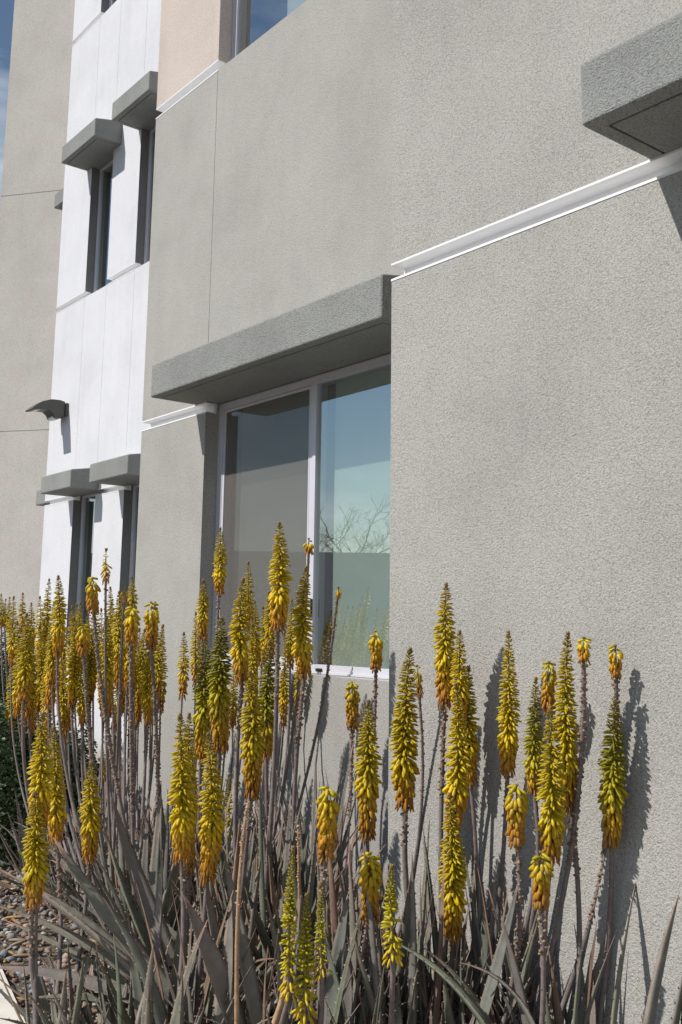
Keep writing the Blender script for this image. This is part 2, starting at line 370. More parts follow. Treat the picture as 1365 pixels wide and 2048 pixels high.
# windows: window (outer frame) > pane, sash, shade ...
def window(x0, x1, z0, z1, Y, mulls, thick=.045, shades=(), sash=None, label=None):
    y0 = Y+YG-.012; y1 = y0+.075
    xs_ = [x0]+[m_ for m_ in mulls]+[x1]
    L_ = [(x0, x0+thick, y0, y1, z0, z1), (x1-thick, x1, y0, y1, z0, z1), (x0+thick, x1-thick, y0, y1, z0, z0+.049), (x0+thick, x1-thick, y0, y1, z1-thick, z1)]
    for m_ in mulls: L_ += [(m_-.031, m_-.002, y0+.003, y1, z0+.049, z1-thick), (m_+.002, m_+.031, y0-.004, y1, z0+.049, z1-thick), (m_-.002, m_+.002, y0+.012, y1, z0+.049, z1-thick)]
    # step bead round the outside
    L_ += [(x0+.001, x1-.001, y0-.008, y0-.0005, z1-.016, z1-.002), (x0+.001, x0+.014, y0-.008, y0-.0005, z0+.002, z1-.017), (x0+.015, x1-.015, y0-.008, y0-.0005, z0+.002, z0+.012)]
    w = boxes('window', L_, MT['frame'], bld)
    if label: w['label'] = label
    edges = [x0+thick] + sum([[m_-.031, m_+.031] for m_ in mulls], []) + [x1-thick]
    for i in range(0, len(edges), 2):
        a, b = edges[i]-.004, edges[i+1]+.004; c0, c1 = z0+.045+EYE, z1-thick+.004+EYE
        mesh('pane', [(a, y0+.015, c0), (b, y0+.015, c0), (b, y0+.015, c1), (a, y0+.015, c1)], [[0, 1, 2, 3]], MT['glass'], w)
    g_ = .006
    if sash:                                                     # the sliding leaf, with a screen in front
        a, b = sash
        boxes('sash', [(a, a+.022, y0+.002, y0+.013, z0+.052, z1-thick-.003), (b-.010, b, y0+.002, y0+.013, z0+.052, z1-thick-.003),
                       (a+.022, b-.010, y0+.002, y0+.013, z0+.052, z0+.078), (a+.022, b-.010, y0+.002, y0+.013, z1-thick-.018, z1-thick-.003)], MT['frame'], w)
        boxes('insect_screen', [(a+.020, b-.008, y0+.007, y0+.0075, z0+.077, z1-thick-.016)], MT['screen'], w)
    for (a, b, c0, c1, yy, mk) in shades:
        n = max(2, int((b-a)/.03)); V, Fc = [], []
        for q in range(n+1):
            x = a+(b-a)*q/n; yv = Y+YG+yy+(.012*math.sin(q*1.9) if mk == 'curtain' else 0)
            V += [(x, yv, c0+EYE), (x, yv, c1+EYE)]
            if q: Fc.append([2*q-2, 2*q, 2*q+1, 2*q-1])
        mesh('curtain' if mk == 'curtain' else 'roller_shade', V, Fc, MT[mk], w, smooth=mk == 'curtain')
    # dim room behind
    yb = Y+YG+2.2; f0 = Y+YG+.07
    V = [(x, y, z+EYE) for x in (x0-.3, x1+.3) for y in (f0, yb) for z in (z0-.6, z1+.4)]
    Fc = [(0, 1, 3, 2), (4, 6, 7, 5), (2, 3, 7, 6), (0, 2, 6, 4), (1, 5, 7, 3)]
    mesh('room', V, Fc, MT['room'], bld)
    return w
wB = window(-5.41, -3.50, SILL, OT-.006, YB, [-4.42], sash=(-5.362, -4.452), label='wide two pane sliding window under the long canopy',
       shades=[(-4.432, -4.405, SILL, 1.35, .055, 'shade'), (-4.312, -3.46, SILL, 1.35, .060, 'shade'), (-5.245, -4.50, SILL, 1.35, .055, 'shade_brown'), (-5.405, -5.235, SILL, 1.35, .085, 'curtain')])
boxes('latch', [(-4.400, -4.391, YB+YG-.026, YB+YG-.016, .03, .13)], MT['rubber'], wB)
boxes('weep_slot', [(-4.345, -4.300, YB+YG-.0235, YB+YG-.011, SILL+.014, SILL+.030)], MT['rubber'], wB)
window(-5.41, -3.50, S2, O2T, YB, [-4.42], shades=[(-5.02, -3.5, S2, 5.2, .16, 'shade_brown')], label='upper window above the grey block')
window(-1.505, .35, SILL, OT-.006, YA, [-.58], shades=[(-1.3, .3, SILL, 1.35, .13, 'shade')]); window(-1.505, .35, S2, O2T, YA, [-.58])
for xa, xb in ((XC[0], XC[1]), (XC[2], XC[3])):
    window(xa, xb, SILL, OT-.018, YC, [], thick=.022, shades=[(xa+.18, xb, SILL, .85, .10, 'shade')], label='narrow window in the white block')
    window(xa, xb, S2, O2T, YC, [], thick=.022, shades=[(xa+.22, xb, S2, 4.3, .10, 'shade')], label='narrow window in the white block')
    window(xa, xb, S3, O3T, YC, [])

# wall lamp on the white block
lamp = empty('wall_lamp', (-10.87, YC, EYE+2.37), 'dark bronze wedge shaped wall lamp on the white wall', 'wall lamp')
def extrude_profile(name, prof, x0, x1, mat, parent, bevel=.004):
    bm = bmesh.new(); n = len(prof)
    A = [bm.verts.new((x0, y, z+EYE)) for y, z in prof]; B = [bm.verts.new((x1, y, z+EYE)) for y, z in prof]
    bm.faces.new(A); bm.faces.new(B[::-1])
    for i in range(n): bm.faces.new((A[i], B[i], B[(i+1) % n], A[(i+1) % n]))
    bmesh.ops.recalc_face_normals(bm, faces=bm.faces[:])
    if bevel: bmesh.ops.bevel(bm, geom=bm.edges[:], offset=bevel, segments=2, affect='EDGES', clamp_overlap=True)
    me = bpy.data.meshes.new(name); bm.to_mesh(me); bm.free(); return link(name, me, mat, parent)
lx0, lx1 = -10.985, -10.785; yC = YC
extrude_profile('housing', [(yC-.035, 2.455), (yC-.10, 2.468), (yC-.20, 2.462), (yC-.30, 2.425), (yC-.38, 2.365), (yC-.425, 2.318), (yC-.415, 2.312),
    (yC-.30, 2.335), (yC-.22, 2.335), (yC-.175, 2.30), (yC-.155, 2.255), (yC-.09, 2.252), (yC-.035, 2.285)], lx0, lx1, MT['bronze'], lamp)
extrude_profile('back_plate', [(yC-.001, 2.44), (yC-.034, 2.44), (yC-.034, 2.29), (yC-.001, 2.29)], lx0+.02, lx1+.022, MT['bronze'], lamp)
extrude_profile('lens', [(yC-.37, 2.3215), (yC-.31, 2.3335), (yC-.31, 2.3295), (yC-.37, 2.3175)], lx0+.03, lx1-.03, MT['lens'], lamp, 0)
extrude_profile('sensor', [(yC-.165, 2.275), (yC-.172, 2.248), (yC-.15, 2.236), (yC-.125, 2.236), (yC-.125, 2.256), (yC-.15, 2.26)], lx0+.06, lx1-.03, MT['lens'], lamp, .002)
extrude_profile('screw', [(yC-.09, 2.405), (yC-.098, 2.405), (yC-.098, 2.397), (yC-.09, 2.397)], lx1-.001, lx1+.002, MT['rubber'], lamp, 0)

# ------------------------------------------------------------------ plants
class Buf:
    def __init__(s): s.V = []; s.F = []; s.C = []; s.n = 0
    def add(s, V, Fc, Cc):
        s.V.append(np.asarray(V, float)); s.C.append(np.asarray(Cc, float)); s.F += [[i+s.n for i in f] for f in Fc]; s.n += len(V)
    def obj(s, name, mat, parent=None, smooth=True, kind=None):
        V = np.concatenate(s.V); Cc = np.concatenate(s.C); me = bpy.data.meshes.new(name); me.from_pydata(V.tolist(), [], s.F)
        a = me.color_attributes.new('Col', 'FLOAT_COLOR', 'POINT'); a.data.foreach_set('color', np.c_[Cc, np.ones(len(Cc))].ravel())
        if smooth: me.polygons.foreach_set('use_smooth', [True]*len(me.polygons))
        o = link(name, me, mat, parent)
        if kind: o['kind'] = kind
        return o
def frame(t):
    t = t/np.linalg.norm(t); a = np.array([0, 0, 1.]) if abs(t[2]) < .9 else np.array([1., 0, 0]); u = np.cross(t, a); u /= np.linalg.norm(u); return t, u, np.cross(t, u)
def tube(buf, P, Rr, Cc, n=6, cap=True):
    P = np.asarray(P, float); V = []; CC = []; k = len(P); ang = np.arange(n)*2*math.pi/n; _, u0, v0 = frame(P[-1]-P[0])
    for i in range(k):
        t = P[min(i+1, k-1)]-P[max(i-1, 0)]; t = t/max(np.linalg.norm(t), 1e-9); u = u0-t*(u0@t); u /= np.linalg.norm(u); v = np.cross(t, u)
        V.append(P[i]+Rr[i]*(np.outer(np.cos(ang), u)+np.outer(np.sin(ang), v))); CC += [Cc[i]]*n
    Fc = [[i*n+j, i*n+(j+1) % n, (i+1)*n+(j+1) % n, (i+1)*n+j] for i in range(k-1) for j in range(n)]
    if cap: Fc.append(list(range((k-1)*n, k*n)))
    buf.add(np.concatenate(V), Fc, CC)
def lerp(a, b, t): return np.asarray(a)*(1-t)+np.asarray(b)*t
def grad(stops, t):
    for (a, ca), (b, cb) in zip(stops, stops[1:]):
        if t <= b: return lerp(ca, cb, 0 if b == a else max(0, (t-a)/(b-a)))
    return np.array(stops[-1][1], float)

OLIVE = (.17, .15, .012); _O = (.115, .115, .012); YGREEN = (.66, .49, .012); YELL = (.78, .57, .010); GOLD = (.76, .43, .012); ORNG = (.60, .25, .02); TANC = (.50, .29, .11); BUD = (.26, .17, .04)
# fresh floret: sharp-ended tube hanging or standing; colour from base (at the stem) to mouth
RING = [(0, .35), (.18, .85), (.55, 1), (.85, .82), (1, .18)]
def floret(buf, base, d, length, rad, col0, col1, n=5, bend=0):
    t, u, v = frame(d); ang = np.arange(n)*2*math.pi/n; V = []; CC = []
    circ = np.outer(np.cos(ang), u)+np.outer(np.sin(ang), v)
    for q, r in RING:
        V.append(base+t*length*q+np.array([0, 0, bend*length*q*q])+circ*rad*r); CC += [lerp(col0, col1, q)]*n
    k = len(RING); Fc = [[i*n+j, i*n+(j+1) % n, (i+1)*n+(j+1) % n, (i+1)*n+j] for i in range(k-1) for j in range(n)]; Fc.append(list(range((k-1)*n, k*n)))
    buf.add(np.concatenate(V), Fc, CC)
def curve_pt(P, t):
    P = np.asarray(P); q = t*(len(P)-1); i = min(int(q), len(P)-2); return lerp(P[i], P[i+1], q-i)

def flower_stalk(plant, tip, bot, w, kind, base, seed, far=False, husk=None, mid=None, thin=1., wy=None):
    """stalk (part) > florets, husks (sub-parts). tip, bot: photo pixels of the spike's ends; w: its width; base: ground point of the stem."""
    rs = np.random.default_rng(seed)
    green = kind == 'g'; kind = 'f' if green else kind
    d = 137./w
    def wall_limit(px, py, d):
        r = ray(px, py); p = r*d
        Yw = YA if p.x > -2.83 else (YB if p.x > -6.3 else YC)
        lim = Yw-.5*w*d/FPX-.02
        return min(d, lim/r.y) if r.y > 0 else d
    if w < 20: d = min(d, 7.4)
    if kind in 'hs': d = (4.2 if not isinstance(base, tuple) else base[1]) if w < 24 else d*.93
    if isinstance(base, tuple) and base[1] is not None and kind != 'x': d = .45*d+.55*base[1]
    d = min(d, wall_limit(*bot, d), wall_limit(*tip, d))
    if kind == 'y' and w > 24: d = min(d, 2.45)
    if wy: d = wy/ray(*bot).y
    hw = w*.515*d/FPX                                              # real half width
    B = np.array(at(*bot, d)); T = np.array(at(*tip, d*.998)); ax = T-B; Ls = np.linalg.norm(ax); axn = ax/Ls
    g0 = np.array(base[0]); up = np.array([0, 0, 1.])
    # stem: leaves the ground, bends, comes up under the spike along its axis
    H = np.linalg.norm(B-g0)
    if mid is not None: Mx = np.array(at(*mid, d))
    else: Mx = B-axn*H*.42-(B-g0)*0.02+rs.normal(0, .03, 3)*np.array([1, .6, .3])
    P = []
    c1 = g0+(Mx-g0)*.5+up*.05*H
    for t in np.linspace(0, 1, 12):
        a = lerp(g0, c1, t); b_ = lerp(c1, Mx, t); cc = lerp(Mx, B, t); P.append(lerp(lerp(a, lerp(c1, Mx, t), t), lerp(b_, cc, t), t))
    P = np.array(P); P[-1] = B
    r0 = max(.0062, hw*.195)*thin*1.1
    stem = Buf()
    bend = rs.normal(0, .018, 3)*Ls; bend[2] = 0
    def axis(u): return B+ax*u+bend*4*u*(1-u)
    full = list(P)+[axis(u) for u in (.25, .5, .75, .97)]
    n0 = len(P); RR = [r0*(1.35-.45*i/n0) for i in range(n0)]+[r0*.72, r0*.55, r0*.4, r0*.18]
    g_, b2 = (.125, .105, .105), (.20, .17, .045)
    CCs = [lerp((.20, .175, .17), (.19, .15, .14), i/n0)*rs.uniform(.9, 1.1) for i in range(n0)]+[b2]*4
    tube(stem, full, RR, CCs, 7)
    # papery bracts along the bare stem
    for k in range(int(H/.07)):
        t = rs.uniform(.15, .98); p = curve_pt(P, t); a = rs.uniform(0, 6.28); dr = np.array([math.cos(a), math.sin(a), .7]); dr /= np.linalg.norm(dr)
        floret(stem, p+dr*r0*.6, dr, r0*rs.uniform(1.4, 2.1), r0*.30, (.18, .15, .13), (.36, .30, .25), 3)
    so = stem.obj('flower_stalk', MT['stalk'], plant)
    # husks: stubs of spent florets under the flowers
    hl = husk if husk is not None else {'f': .30, 'h': 1.5, 's': .5, 'y': .0, 'x': 1.0}[kind]
    hlen = min(hl*(Ls if kind != 'h' else Ls*1.6), H*.8)
    if hlen > .01:
        hb = Buf(); t0 = 1-hlen/max(H, .01)
        nh = int(hlen/.0042 if not far else hlen/.008)
        for k in range(nh):
            t = 1-(1-t0)*(k+.5)/nh; p = curve_pt(P, max(0, t)); a = k*2.4+rs.normal(0, .3); el = rs.uniform(-.5, .7)
            dr = np.array([math.cos(a), math.sin(a), el]); dr /= np.linalg.norm(dr); q = .8+.5*rs.random()
            cb = lerp((.20, .13, .085), (.36, .25, .16), rs.random())
            floret(hb, p, dr, (r0*1.05+.0045*thin)*q, .0042*q*thin, cb*.6, cb, 4)
        hb.obj('husks', MT['stalk'], so, kind='stuff')
    # florets
    fb = Buf()
    if kind in 'fy': step = .0092*(hw/.034)**.5
    else: step = .0088
    if far: step *= 1.25
    rows = max(3, int(Ls/step)); per = (8 if kind == 'f' else 6) if not far else 6
    a0 = rs.uniform(0, 6.28)
    k1 = rs.uniform(.24, .46) if kind != 's' else .55            # share that hangs, varies from spike to spike
    tone = rs.uniform(.86, 1.14); warm = rs.uniform(-.3, .35)
    cone = bool(rs.random() < .8)
    for i in range(rows):
        u = (i+.5)/rows
        for j in range(per):
            uu = u+rs.normal(0, .35)/rows; uu = min(max(uu, 0.0), 1)
            a = a0+(i*per+j)*2.39996+rs.normal(0, .16); rad = np.array([math.cos(a), math.sin(a), 0])
            rad = rad-axn*(rad@axn); rad /= np.linalg.norm(rad)
            if kind in 'fs':
                if uu < k1*.45: el, ln, rr = -1.22, 1.0, .150
                elif uu < k1: el, ln, rr = -1.1+.55*((uu/k1-.45)/.55)**2, 1.02, .168
                elif uu < k1+.10: el, ln, rr = -.55+.6*(uu-k1)/.10, 1.0, .158
                else:
                    q = (uu-k1-.10)/(1-k1-.10); el, ln, rr = .0+.25*q+.7*max(0, q-.85)/.15, 1.06*(1-q)**.72+.17, .080*(1-q)+.045
                cstop = [(0, TANC), (k1*.18, ORNG), (k1*.5, GOLD), (k1*.85, YELL), (k1+.14, YGREEN if kind == 'f' else YELL), (k1+.38, (.60, .44, .012)), (.84, (.50, .345, .014)), (1, BUD)]
                if kind == 's' and uu > k1 and rs.random() < .45: continue
            elif kind == 'y':                                    # young spike, lower florets widely spaced
                if uu < .12: el, ln, rr = -.75, 1.0, .14
                elif uu < .3: el, ln, rr = -.1, .95, .13
                else: q = (uu-.3)/.7; el, ln, rr = .1+.6*q, .85*(1-q)**.8+.14, .115*(1-q)+.05
                if uu < .5 and rs.random() < .5: continue
                cstop = [(0, YELL), (.25, (.56, .46, .015)), (.5, (.55, .47, .015)), (.8, (.34, .29, .02)), (1, BUD)]
            else:                                                # spent head: only the last hanging flowers
                if uu < .62: el, ln, rr = -1.18, min(1.0, 26/w if w > 36 else 1.), .19
                elif uu < .85: el, ln, rr = -.85, 1.0, .20
                else: el, ln, rr = -.15, .95, .17
                if uu > .8 and rs.random() < .45: continue
                cstop = [(0, TANC), (.2, ORNG), (.45, GOLD), (.7, YELL), (1, (.62, .50, .02))]
            el += rs.normal(0, .10)+(-.14 if el < -.5 else 0)
            dr = rad*math.cos(el)+axn*math.sin(el)
            length = hw*ln*rs.uniform(.86, 1.12)
            if el < -.6: length = max(hw*.95, .021)*rs.uniform(.9, 1.15)
            if kind == 'h': length *= .9
            off = r0*.3
            p = axis(uu)+rad*off
            if el < -.6: p = p+rad*hw*(.30+.15*rs.random())       # hanging flowers stand off on their pedicels
            if green: cstop = [(0, ORNG), (k1*.3, GOLD), (k1*.8, (.60, .48, .012)), (k1+.12, (.42, .36, .014)), (.6, (.27, .24, .016)), (.85, (.17, .145, .02)), (1, BUD)]
            colr = grad(cstop, min(1, max(0, uu+rs.normal(0, .02)+warm*.03)))*tone*rs.uniform(.85, 1.15)
            tipc = lerp(colr, (.42, .23, .06), .5 if el < -.9 else .0) if el < -.6 else lerp(colr, (.20, .21, .03), .18)
            basc = lerp(colr, (.50, .40, .02), .35) if el > -.6 else colr
            wd = hw*rr*(1.0 if w > 20 else 1.15)
            if uu < k1*.2 and kind != 'y': wd *= .62
            floret(fb, p, dr, length, wd, basc, tipc, 5 if not far else 4, bend=-.18 if -.6 < el < .2 else 0)
    if kind != 'h' or True:                                       # tight buds on the very tip
        for i in range(14 if kind != 'h' else 5):
            a = i*2.4; u = .965+.035*i/14; rad = np.array([math.cos(a), math.sin(a), 0]); dr = rad*.35+axn
            floret(fb, axis(min(1, u))+rad*.001, dr/np.linalg.norm(dr), .011 if kind != 'h' else .008, .0028, BUD, (.36, .25, .10), 4)
    fb.obj('florets', MT['floret'], so, kind='stuff')
    return so

# aloe leaf: thick, channelled, tapering, with small teeth on the margins
def leaf_geo(buf, P0, P1, width, sag, rs, rot=0, dry=0, n=11):
    P0 = np.asarray(P0, float); P1 = np.asarray(P1, float); D = P1-P0; Ln = np.linalg.norm(D); up = np.array([0, 0, 1.])
    side = np.cross(D, up)
    if np.linalg.norm(side) < .1*Ln: side = np.array([math.cos(rot), math.sin(rot), 0.])
    side /= np.linalg.norm(side)
    q = math.cos(rot); nrm0 = np.cross(side, D/Ln); side = side*q+nrm0*math.sin(rot); 
    bulge = np.cross(side, D/Ln); bulge = bulge if bulge[2] > 0 else -bulge
    if abs(D[2]) > .8*Ln: bulge = np.array([D[0], D[1], 0])*-.3+bulge*.3
    V = []; CC = []; m = 8
    prof = [(-1, 0), (-.62, -.30), (0, -.48), (.62, -.30), (1, 0), (.55, -.02), (0, -.12), (-.55, -.02)]
    tw = rs.normal(0, .35)
    hue = rs.random(); curl = rs.normal(0, .09)
    cb = lerp((.145, .175, .135), (.205, .190, .175), hue) if not dry else np.array((.25, .17, .12))
    ct = lerp(cb, (.21, .15, .14), rs.uniform(.1, .7))
    tip = np.array((.24, .12, .08)) if rs.random() < .6 else np.array((.10, .065, .05))
    sdn = side
    for i in range(n+1):
        t = i/n; p = P0+D*t+bulge*sag*Ln*4*t*(1-t)+sdn*curl*Ln*t*t
        wd = width*.5*(1.05-.05*t)*(1-t**2.2)**.9*(.75+.25*min(1, t*5)); wd = max(wd, .0012)
        tan = D/Ln+bulge*sag*4*(1-2*t); tan /= np.linalg.norm(tan); a = tw*t
        s0 = sdn-tan*(sdn@tan); s0 /= np.linalg.norm(s0); nn = np.cross(s0, tan); s1 = s0*math.cos(a)+nn*math.sin(a); nn = np.cross(s1, tan)
        if nn[2] < 0: nn = -nn
        th = .50 if not dry else .18
        for (a1, b1) in prof:
            cup = .35*abs(a1)**2
            V.append(p+s1*wd*a1+nn*wd*(b1*th*(1.5-.6*t)+cup))
            c_ = lerp(cb, ct, t*t) if t < .88 else lerp(ct, tip, (t-.88)/.12)
            if abs(a1) == 1: c_ = lerp(c_, (.30, .22, .17), .45)
            CC.append(c_)
    Fc = [[i*m+j, i*m+(j+1) % m, (i+1)*m+(j+1) % m, (i+1)*m+j] for i in range(n) for j in range(m)]
    Fc.append(list(range(n*m, (n+1)*m)))
    # teeth
    VV = np.array(V); nt_ = int(Ln/.034)
    TV, TF, TC = [], [], []
    if width > .02 and not dry:
        for sd, j in ((-1, 0), (1, 4)):
            for k in range(2, nt_):
                t = (k+rs.uniform(-.2, .2))/nt_
                if t > .93: continue
                qf = t*n; i = int(qf); f = qf-i; a_ = VV[i*m+j]*(1-f)+VV[(i+1)*m+j]*f
                cn = VV[i*m+2]*(1-f)+VV[(i+1)*m+2]*f; o_ = a_-cn; o_ /= max(np.linalg.norm(o_), 1e-6); tan = D/Ln
                b = len(TV); TV += [a_-tan*.0035-o_*.001, a_+tan*.0035-o_*.001, a_+o_*.0042+tan*.002, a_+np.cross(o_, tan)*.002]; TF += [[b, b+1, b+2], [b, b+3, b+2], [b+1, b+3, b+2]]; TC += [(.30, .24, .19)]*2+[(.36, .28, .22)]+[(.3, .24, .19)]
    buf.add(VV, Fc, CC)
    if TV: buf.add(np.array(TV), TF, TC)
def leaf(plant, P0, P1, width, sag, rs, rot=0, dry=0):
    b = Buf(); leaf_geo(b, P0, P1, width, sag, rs, rot, dry); o = b.obj('leaf', MT['leaf'], plant)
    if dry: o['label'] = 'dried brown leaf'
    return o

def clip_wall(p):
    for xlim, Yw in ((-2.80, YA), (-6.27, YB)):
        if p[0] > xlim: p[1] = min(p[1], Yw-.03); return p
    p[1] = min(p[1], YC-.05); return p

